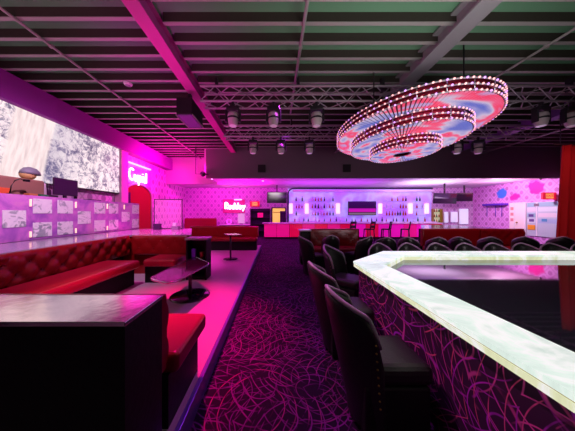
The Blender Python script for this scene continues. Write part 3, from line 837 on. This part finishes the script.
# bottles
protos = {}
for k in ('b_dark','b_red','b_amber','b_clear','b_green'):
    protos[k] = None
def bottle(k, loc, sc_, label, group):
    if protos[k] is None:
        o = MB().lathe([(.042,0),(.05,.015),(.05,.16),(.02,.22),(.018,.3),(.022,.31)], (0,0,0), 10).build('bottle', k)
        protos[k] = o
    else:
        o = protos[k].copy(); COL.objects.link(o)
    o.location = loc; o.scale = (sc_,sc_,sc_); tag(o, label, 'bottle', group)
bay_n = ['narrow bay at the frame end','wide bay before the bar television','wide bay after the bar television','narrow bay near the hanging televisions']
row_n = ['top','middle','lowest']
for bi, (a, b) in enumerate(bays):
    for ri, sy_ in enumerate(shelf_y):
        xa, xb = P(a,0,13.3).x+.1, P(b,0,13.3).x-.1; n_ = max(3, int((xb-xa)/.17))
        for k in range(n_):
            if random.random() < .18 and k: continue
            x = xa+(xb-xa)*(k+.5)/n_+random.uniform(-.02,.02)
            bottle(random.choice(list(protos)), (x,13.32,zat(sy_,13.3)), random.uniform(.75,1.0),
                   f'small bottle on the {row_n[ri]} shelf of the {bay_n[bi]}', f'bottles on the {row_n[ri]} shelf, {bay_n[bi]}')
for k in range(26):
    x = BX0+.35+(BX1-BX0-.7)*k/26+random.uniform(-.08,.08)
    bottle(random.choice(list(protos)), (x,13.2,ZB+.03), random.uniform(.6,.95), 'small bottle standing on the back counter below the shelves', 'bottles along the back bar counter')
# televisions
def tv(name_label, c, w, h, pic, rot=0., tilt=0., cat='television'):
    t = thing('television', name_label, cat, c, rot); R = Matrix.Rotation(tilt, 3, 'X')
    MB().box((-w/2,-.03,-h/2), (w/2,.03,h/2), .01, rot=R).build('housing', 'tv_body', t)
    mb = MB(); mb.box((-w/2+.03,-.036,-h/2+.03), (w/2-.03,-.03,h/2-.03), 0)
    for v in mb.bm.verts: v.co = R @ v.co
    mb.build('display', pic, t); return t
t = tv('wide television glowing magenta in the middle of the back bar', P(362,208.3,13.2), 28/F*13.2, 14/F*13.2, 'tv_pic')
MB().box((-.2,.03,-.2), (.2,.27,.2)).build('wall_mount', 'tv_body', t)
def hang(t, c, top):
    MB().box((-.03,.0,0), (.03,.06,top-c.z)).build('ceiling_bracket', 'tv_body', t)
c = P(277,197.6,12.3); t = tv('dark television hanging over the yellow lit doorway', c, 20/F*12.3, 11/F*12.3, 'tv_glass', .15, .12); hang(t, c, ZLOW)
c = P(445,198.4,11.6); t = tv('larger dark television hanging right of the back bar', c, 25/F*11.6, 10.5/F*11.6, 'tv_glass', .1, .1); hang(t, c, ZLOW)
c = P(464.5,197,12.4); t = tv('smaller dark television hanging in the far right corner', c, 14/F*12.4, 8.5/F*12.4, 'tv_glass', -.2, .1); hang(t, c, ZLOW)
# bottle cabinet and mirrors right of the back bar
a, b = P(431.5,209,13.45), P(441,222.5,13.45); o2 = ((a.x+b.x)/2,13.4,b.z)
t = thing('bottle_cabinet', 'small pale cabinet of bottles beside the back bar end', 'cabinet', o2)
MB(o2).box((a.x,13.50,b.z), (b.x,13.56,a.z)).build('back_panel', mat('pale_lit', (215,228,190), .5, emit=(205,215,170), es=.55), t)
for x in (a.x, b.x-.04): MB(o2).box((x,13.3,b.z), (x+.04,13.5,a.z)).build('side_panel', 'brass', t)
for k in range(3): z = b.z+(a.z-b.z)*k/2.6; MB(o2).box((a.x+.04,13.3,z), (b.x-.04,13.5,z+.02)).build('shelf', 'brass', t)
for k in range(3):
    z = b.z+(a.z-b.z)*k/2.6+.02
    for x in (a.x+.13, a.x+.27, a.x+.41):
        bottle(random.choice(['b_green','b_amber','b_dark']), (x,13.36,z), .7, 'small bottle inside the pale cabinet beside the back bar', 'bottles in the pale cabinet')
for (xa, xb, ya, yb, w) in ((444,448,212,222.5,'narrow glowing mirror panel next to the pale bottle cabinet'),(450.5,457.5,212,222,'pale framed mirror panel under the hanging televisions'),(459,468,209,224,'tall bright mirror panel in the far right corner')):
    a, b = P(xa,ya,13.5), P(xb,yb,13.5); o2 = ((a.x+b.x)/2,13.5,b.z); t = thing('mirror_panel', w, 'panel', o2)
    MB(o2).box((a.x,13.5,b.z), (b.x,13.56,a.z)).build('pane', mat('lit_pane', (215,220,240), .3, emit=(210,215,240), es=.7), t)  # emission puts the bright window reflections into the mirror
    for x in (a.x-.03, b.x): MB(o2).box((x,13.47,b.z), (x+.03,13.57,a.z)).build('frame_post', 'white', t)

# far left wall: sign, shelf, monitor, doorway
c = P(234,207,13.45); o2 = (c.x,13.5,c.z); t = thing('neon_sign', 'white neon word on the pink back wall above the host desk', 'sign', o2)
MB(o2).box((c.x-.72,13.5,c.z-.38), (c.x+.68,13.565,c.z+.5), .01).build('backing', mat('sign_back_pink', (214,60,140), .5), t)
neon('Roddoy', (c.x-.58,13.46,c.z-.12), (1,0,0), .32, .042, t, o2)
MB(o2).box((c.x-.0,13.44,c.z+.44), (c.x+.5,13.5,c.z+.5), .01).build('top_light', 'tube', t)
a, b = P(221,214,13.2), P(250,227,13.2); o2 = ((a.x+b.x)/2,13.0,0); t = thing('host_desk', 'low magenta host desk under the neon word', 'desk', o2)
MB(o2).box((a.x,12.8,0), (b.x,13.3,.75)).build('desk_body', 'stool', t)
MB(o2).box((a.x-.03,12.77,.75), (b.x+.03,13.35,.8), .01).build('desk_top', 'bar_top', t)
a, b = P(238,213.5,13.0), P(244.5,222.5,13.0); o2 = ((a.x+b.x)/2,13.0,.8); t = thing('computer', 'pale monitor standing on the host desk under the neon', 'monitor', o2)
MB(o2).box((a.x,12.98,.86), (b.x,13.02,E(.03)), .01).build('display', mat('pale_screen', (200,190,205), .4, emit=(200,180,205), es=.5), t)
MB(o2).box((o2[0]-.1,12.95,.8), (o2[0]+.1,13.08,.87), .008).build('stand', 'grey', t)
o2 = (P(229,0,13.0).x,13.0,.8)
tag(MB(o2).tube([(o2[0]+.13*math.cos(2*PI*k/16),13.0,.97+.15*math.sin(2*PI*k/16)) for k in range(16)], .018, 6, True).build('ring_ornament', 'led_pink'), 'pink ring ornament on the host desk beside the monitor', 'ornament')
def exit_sign(label, c, rotz):
    t = thing('exit_sign', label, 'sign', c, rotz)
    MB().box((-.3,-.05,-.16), (.3,.03,.16), .01).build('housing', 'exit_red', t)
    MB().box((-.17,-.06,-.11), (.17,-.05,.11)).build('face', mat('exit_face', (255,190,90), .5, emit=(255,190,90), es=.6), t)
    cu = bpy.data.curves.new('t', 'FONT'); cu.body = 'EXIT'; cu.size = .16; cu.extrude = .004; cu.align_x = 'CENTER'; cu.align_y = 'CENTER'
    ob = bpy.data.objects.new('t', cu); COL.objects.link(ob)
    me = bpy.data.meshes.new_from_object(ob.evaluated_get(bpy.context.evaluated_depsgraph_get()))
    bpy.data.objects.remove(ob)
    me.transform(Matrix.Translation((0,-.066,0)) @ Matrix.Rotation(PI/2, 4, 'X')); me.materials.clear(); me.materials.append(M['exit_red'])
    lo = bpy.data.objects.new('lettering', me); COL.objects.link(lo); lo.parent = t
    return t
t = exit_sign('glowing red EXIT sign on the back wall near the hanging television', Vector((P(254.5,0,13.3).x,13.48,P(254,203.8,13.4).z)), 0)
y = 210*12.7/(552.5-VX)
t = exit_sign('glowing red EXIT sign on the side wall above the poster board', Vector((12.5,y,P(552,196,y).z)), 0)
MB().box((.3,-.03,-.03), (.31,.03,.03)).build('wall_arm', 'exit_red', t)
a, b = P(250.5,208.5,13.3), P(270,222,13.3); o2 = ((a.x+b.x)/2,13.3,0)
t = thing('shelving_unit', 'dark plum shelving unit between host desk and yellow doorway', 'shelf', o2)
MB(o2).box((a.x,13.46,0), (b.x,13.5,a.z)).build('back_panel', 'drape', t)
for x in (a.x, b.x-.04): MB(o2).box((x,13.2,0), (x+.04,13.46,a.z)).build('side_panel', 'stool', t)
for k in range(4): MB(o2).box((a.x+.04,13.2,.35+.42*k), (b.x-.04,13.46,.38+.42*k)).build('shelf', 'stool', t)
c = (a.x+.62,13.3,1.22)
tag(MB(c).box((c[0]-.17,13.26,1.22), (c[0]+.17,13.36,1.52), .01).build('picture_frame', 'bar_pink'), 'pink lit square picture on the dark plum shelving', 'picture')
# lit doorway
a, b = P(272.5,208.3,13.5), P(285,223,13.5); o2 = ((a.x+b.x)/2,13.5,0)
d2 = thing('door_2', 'yellow lit doorway', 'doorway', o2); d2['kind'] = 'structure'
MB(o2).box((a.x,13.53,0), (b.x,13.565,a.z)).build('lit_opening', 'yellow_door', d2)
for x in (a.x-.06, b.x): MB(o2).box((x,13.48,0), (x+.06,13.57,a.z+.06)).build('door_jamb', 'drape', d2)
MB(o2).box((a.x,13.48,a.z), (b.x,13.57,a.z+.06)).build('door_head', 'drape', d2)
MB(o2).box((a.x+.02,13.5,a.z-.28), (b.x-.02,13.53,a.z-.24)).build('transom_bar', 'brass', d2)
def drape_mesh(org, x0, x1, y, z0, z1, folds, amp, topx=0., th=.03):
    mb = MB(org)
    def f(u, v):
        x = x0+(x1-x0)*u+topx*v; s = math.sin(u*folds*2*PI+.6*math.sin(u*17))
        return Vector((x, y+amp*s*(1-.25*v), z0+(z1-z0)*v))
    a_ = mb.grid(f, folds*10, 8)
    b_ = mb.grid(lambda u, v: f(u, v)+Vector((0,th,0)), folds*10, 8)
    for A, B in ((a_[0],b_[0]),(a_[-1],b_[-1])):
        for i in range(8): mb.bm.faces.new((A[i],A[i+1],B[i+1],B[i]))
    for j in (0,-1):
        for i in range(folds*10): mb.bm.faces.new((a_[i][j],a_[i+1][j],b_[i+1][j],b_[i][j]))
    return mb
x0 = P(280,0,13.4).x; x1 = P(286,0,13.4).x
tag(drape_mesh((x0,13.4,0), x0, x1, 13.4, 0, P(0,211,13.4).z, 2, .03).build('door_curtain', 'drape'), 'dark curtain hanging at one side of the yellow lit doorway', 'curtain')
# bright red bench by the far pink wall
a, b = P(184,218.3,12.9), P(216,225,12.9); o2 = ((a.x+b.x)/2,12.9,0); t = thing('banquette', 'bright red bench against the far pink patterned wall', 'banquette', o2)
MB(o2).box((a.x,12.95,.3), (b.x,13.1,a.z), .03).build('back', 'red_seat', t)
MB(o2).box((a.x,12.5,.3), (b.x,12.95,.5), .03).build('seat', 'red_seat', t)
MB(o2).box((a.x,12.55,0), (b.x,13.1,.3)).build('base', 'black_wood', t)

# ------------------------------------------------------------------ booths on the carpet
def booth(label, x0, x1, y, amp, pitch, matn='red_vinyl'):
    o2 = ((x0+x1)/2,y,0); t = thing('booth_seat', label, 'booth', o2)
    tufted(o2, (x0,y), (x1,y), (0,-1), .46, BT, amp, pitch, .045).build('back', matn, t)
    MB(o2).box((x0,y-.6,.34), (x1,y-.07,.48), .04, seg=3).build('seat', 'red_seat', t)
    MB(o2).box((x0+.02,y-.55,0), (x1-.02,y-.02,.34)).build('base', 'black_wood', t)
    MB(o2).box((x0,y,0), (x1,y+.08,BT-.005)).build('rear_panel', 'black_wood', t)
    return t
booth('short red booth behind the chairs nearest the carpet aisle', P(309.4,0,6.4).x, P(358.5,0,6.4).x, 6.45, .012, .5)
booth('plain dark red booth between the bar stools and quilted booth', P(421.5,0,6.4).x, 6.2, 6.45, .01, .6)
booth('diamond-quilted red booth next to the white door', 6.22, P(522,0,6.4).x, 6.45, .05, .26)
o2 = (6,7.5,0); t = thing('divider_counter', 'magenta-lit counter ledge behind the long red booths', 'counter', o2)
MB(o2).prism([(4.57,6.56),(6.95,6.56),(7.4,8.7),(6.05,8.7)], BT-.04, BT).build('counter_top', 'marble_top', t)
MB(o2).prism([(4.63,6.58),(6.9,6.58),(7.34,8.65),(6.08,8.65)], 0, BT-.04).build('counter_body', 'red_vinyl', t)
a = P(300.5,229,6.0); b = P(311,254,6.0); o2 = ((a.x+b.x)/2,6.1,0); t = thing('side_cabinet', 'dark side cabinet with pale top at the aisle end of the short booth', 'cabinet', o2)
MB(o2).box((a.x,5.95,.05), (b.x-.02,6.3,.95)).build('cabinet_body', 'black_wood', t)
MB(o2).box((a.x-.03,5.92,.95), (b.x,6.33,.99), .008).build('cabinet_top', 'bar_top', t)
MB(o2).box((a.x+.03,5.94,.12), (b.x-.05,5.95,.88)).build('door', 'stool', t)
MB(o2).box((a.x+.02,5.97,0), (b.x-.04,6.28,.05)).build('plinth', 'black', t)

# ------------------------------------------------------------------ right wall: door, poster board, shelf, curtain
def yr(px): return F*XR/(px-VX)
ya, yb = yr(527), yr(510); zt = E(.6)
d3 = thing('door_3', 'cream white door', 'door', (XR,(ya+yb)/2,0)); d3['kind'] = 'structure'; o2 = (XR,(ya+yb)/2,0)
MB(o2).box((XR-.05,ya+.05,0), (XR,yb-.28,zt-.06), .005).build('door_leaf', 'white_door', d3)
MB(o2).box((XR-.06,yb-.26,0), (XR,yb-.02,zt), .005).build('side_light', 'white_door', d3)
MB(o2).box((XR-.07,ya,0), (XR,ya+.05,zt)).build('door_jamb', 'white', d3)
MB(o2).box((XR-.07,yb-.28,0), (XR,yb-.25,zt)).build('door_jamb', 'white', d3)
MB(o2).box((XR-.07,ya+.05,zt-.06), (XR,yb-.28,zt)).build('door_head', 'white', d3)
MB(o2).ball((XR-.1,yb-.4,1.0), .04, 2).build('door_knob', 'brass', d3)
for z in (1.05,1.35,1.65): MB(o2).box((XR-.067,yb-.22,z), (XR-.06,yb-.08,z+.16)).build('notice', mat('notice', (225,150,150), .7), d3)
ya, yb = yr(563), yr(527.5); zt = E(.58); o2 = (XR,(ya+yb)/2,.3)
t = thing('poster_board', 'tall pale blue notice board covered in papers on side wall', 'board', o2)
MB(o2).box((XR-.05,ya,.35), (XR,yb,zt), .005).build('backing', mat('pale_blue_board', (190,205,212), .6), t)
ym = yb-.42
MB(o2).box((XR-.065,ym-.02,.35), (XR-.05,ym+.02,zt)).build('divider', 'white', t)
random.seed(4)
for r_, z in enumerate((1.0,1.28,1.56,1.8)):
    for (y0, y1) in ((ym+.05,yb-.04),(ya+.08,ym-.06)):
        MB(o2).box((XR-.06,y0,z), (XR-.05,y1,z+.2)).build('paper_sheet', mat('sheet', random.choice([(150,190,200),(215,225,228),(170,190,215),(225,215,220)]), .7), t)
for (y0, z, c_) in ((ym+.12,1.3,(90,60,130)),(ym+.1,1.06,(100,70,140)),(ya+.5,1.08,(80,150,190)),(ya+.8,1.82,(120,110,120))):
    MB(o2).box((XR-.066,y0,z), (XR-.06,y0+.2,z+.13)).build('picture', mat('picture', c_, .6), t)
MB(o2).lathe([(.0,0),(.16,0),(.16,.01),(.0,.01)], (0,0,0), 4, cap=False).bm.free()
tag(MB((XR-.06,yb-.2,.8)).box((XR-.075,yb-.36,.66), (XR-.05,yb-.06,.9), .005).build('orange_sign', mat('orange_sign', (240,160,40), .6)), 'small orange notice low on the pale board beside the door', 'notice')
ya, yb = yr(508.5), yr(487); z = P(0,204.5,(ya+yb)/2).z; o2 = (XR-.15,(ya+yb)/2,z)
t = thing('wall_shelf', 'purple wall shelf on thin legs against the patterned side wall', 'shelf', o2)
MB(o2).box((XR-.3,ya,z-.06), (XR-.002,yb,z+.05), .01).build('shelf_board', 'purple_shelf', t)
for y in (ya+.25, (ya+yb)/2, yb-.1): MB(o2).tube([(XR-.1,y,z-.06),(XR-.1,y,z-.7)], .015, 6).build('leg', 'purple_shelf', t)
c = P(553,182,9.6)
t = thing('security_camera', 'tiny white security camera on the ceiling above the EXIT sign', 'camera', (12.3,9.75,ZLOW))
o2 = (12.3,9.75,ZLOW)
MB(o2).lathe([(.02,-.05),(.06,-.03),(.07,0)], o2, 14).build('camera_base', 'white', t)
MB(o2).ball((12.3,9.72,ZLOW-.07), .045, 2).build('camera_eye', 'tv_body', t)
x0, x1 = P(557,0,6).x, 10.2; zt = P(0,145,6).z
o2 = (9,6,0)
t = thing('stage_curtain', 'tall red velvet curtain hanging at the right edge', 'curtain', o2)
drape_mesh(o2, x0, x1, 6.0, .02, zt, 9, .07, .2).build('cloth', 'red_cloth', t)
MB(o2).tube([(x0-.1,6,zt+.02),(x1+.3,6,zt+.02)], .025, 8).build('rod', 'dark_metal', t)
for x in (x0+.1, x1+.2): MB(o2).tube([(x,6,zt+.03),(x,6,ZJ+.1)], .012, 6).build('hanger', 'dark_metal', t)

# ------------------------------------------------------------------ lights
def light(kind, name, loc, col, power, size=.1, target=None, spot=None, blend=.6, size_y=None, spread=None):
    l = bpy.data.lights.new(name, kind); l.color = col; l.energy = power
    if kind == 'AREA':
        l.size = size
        if size_y: l.shape = 'RECTANGLE'; l.size_y = size_y
        if spread: l.spread = spread
    else: l.shadow_soft_size = size
    if spot: l.spot_size = math.radians(spot); l.spot_blend = blend
    o = bpy.data.objects.new(name, l); COL.objects.link(o); o.location = loc
    if target is not None:
        o.rotation_euler = (Vector(target)-Vector(loc)).to_track_quat('-Z', 'Y').to_euler()
    return o
PINK = (1,.0,.28); MAG = (1,0,.55); VIO = (.55,.02,1)
light('SPOT', 'platform_spot', (-1.1,3.1,3.72), (1,0,.22), 1900, .08, (-1.3,2.5,.1), 54, 1.0)
light('SPOT', 'platform_far_spot', (-1.0,6.4,3.72), MAG, 300, .08, (-1.6,7.0,.1), 90, .8)
light('SPOT', 'booth_wash', (-2.5,2.6,3.9), (1,.6,.95), 520, .1, (-4.4,4.1,1.4), 105, .8)
light('AREA', 'alcove_glow', (-4.2,9.0,2.9), (1,0,.42), 130, 1.6, (-4.2,9.001,6), None)
light('AREA', 'header_fill_pink', (-3.6,11.4,3.08), (1,0,.7), 60, 2.6, (-3.6,13.5,1.6), size_y=.15)  # added fill strips hidden behind the header, brightening back wall and ceiling
light('AREA', 'header_fill_magenta', (1.2,9.68,3.095), (1,0,.8), 40, 5.0, (1.2,13.5,2.2), size_y=.05)
light('AREA', 'header_fill_violet', (6.2,9.68,3.095), (.45,.1,1), 45, 5.0, (6.2,13.5,2.2), size_y=.05)
light('AREA', 'header_fill_white', (9.9,9.68,3.095), (1,.5,.95), 60, 2.6, (9.9,13.5,2.0), size_y=.05)
light('SPOT', 'side_wall_wash', (10.2,9.9,3.08), (1,.7,.95), 330, .05, (12.8,10.6,1.6), 95, .8)
light('SPOT', 'left_wall_wash', (-3.0,9.0,3.9), (1,0,.62), 800, .1, (-5.8,9.6,2.4), 110, .8)
light('SPOT', 'aisle_violet', (.3,6.3,3.72), (.6,.0,1), 420, .1, (.3,8.5,0), 110, .9)
light('SPOT', 'aisle_near', (.2,4.3,3.72), (.7,.05,.9), 190, .1, (.2,1.8,0), 110, .9)
light('SPOT', 'skirt_wash', (-.6,2.6,3.6), (1,.3,.7), 260, .1, (1.1,1.4,.3), 50, .9)
light('SPOT', 'booth_spot_right', (5.9,4.9,3.72), (1,.3,.4), 170, .1, (6.2,6.4,.8), 90, .9)
light('SPOT', 'booth_spot_mid', (1.9,4.8,3.72), (1,.3,.45), 120, .1, (1.8,6.4,.8), 70, .9)
light('SPOT', 'divider_spot', (-3.0,5.6,3.72), (1,0,.6), 1000, .08, (-3.0,5.6,1), 60, .8)
light('SPOT', 'stage_wash', (3.9,6.3,3.7), (1,.75,.85), 90, .1, (5.0,5.2,.5), 110, .9)
light('SPOT', 'curtain_wash', (6.5,4.4,3.7), (1,.22,.26), 170, .1, (9,6,1.8), 80, .9)
light('SPOT', 'beam_wash', (-2.1,2.3,.75), (1,.0,.6), 260, .1, (-1.9,4.6,4.2), 60, .9)
light('AREA', 'ceiling_fill_left', (-3.2,.2,2.5), (1,.36,.62), 62, 1.6, (-3.2,.201,6))  # added upward fill for the joists, no fixture here
light('AREA', 'ceiling_fill_right', (1.9,1.4,2.5), (.9,1,.9), 52, 2.0, (1.9,1.401,6))  # added upward fill for the ceiling deck, no fixture here

light('SPOT', 'header_front_fill', (3.6,.6,.95), (1,.8,.92), 320, .7, (2.4,9.4,3.6), 85, .9)  # added soft spot brightening header, chandelier and truss, no fixture on the stage
light('AREA', 'bar_ceiling_fill_pink', (-1.6,11.3,2.3), (1,.0,.72), 60, 2.2, (-1.6,11.301,6), size_y=1.2)  # added floating lamps that brighten the lowered ceiling, four colours
light('AREA', 'bar_ceiling_fill_violet', (3.0,11.3,2.3), (.6,.03,1), 40, 5.0, (3.0,11.301,6), size_y=1.2)
light('AREA', 'bar_ceiling_fill_white', (8.3,11.2,2.3), (.92,.62,1), 55, 2.6, (8.3,11.201,6), size_y=1.2)
light('AREA', 'bar_ceiling_fill_mauve', (11.4,10.6,2.5), (1,.4,.8), 26, 1.6, (11.4,10.601,6), size_y=1.0)
w = bpy.data.worlds.new('World'); sc.world = w; w.use_nodes = True
w.node_tree.nodes['Background'].inputs[0].default_value = (.5,.35,.5,1); w.node_tree.nodes['Background'].inputs[1].default_value = .02

cam = bpy.data.cameras.new('Camera'); co = bpy.data.objects.new('Camera', cam); COL.objects.link(co)
co.location = (0,0,H); co.rotation_euler = (PI/2,0,0)
cam.sensor_width = 36; cam.lens = F/575*36
cam.shift_x = (287.5-VX)/575; cam.shift_y = -(215.5-VY)/575
cam.clip_start = .05; cam.clip_end = 100
sc.camera = co
sc.view_settings.view_transform = 'Standard'; sc.view_settings.look = 'None'
sc.view_settings.exposure = 0; sc.view_settings.gamma = 1
try: sc.view_settings.use_curve_mapping = False
except Exception: pass
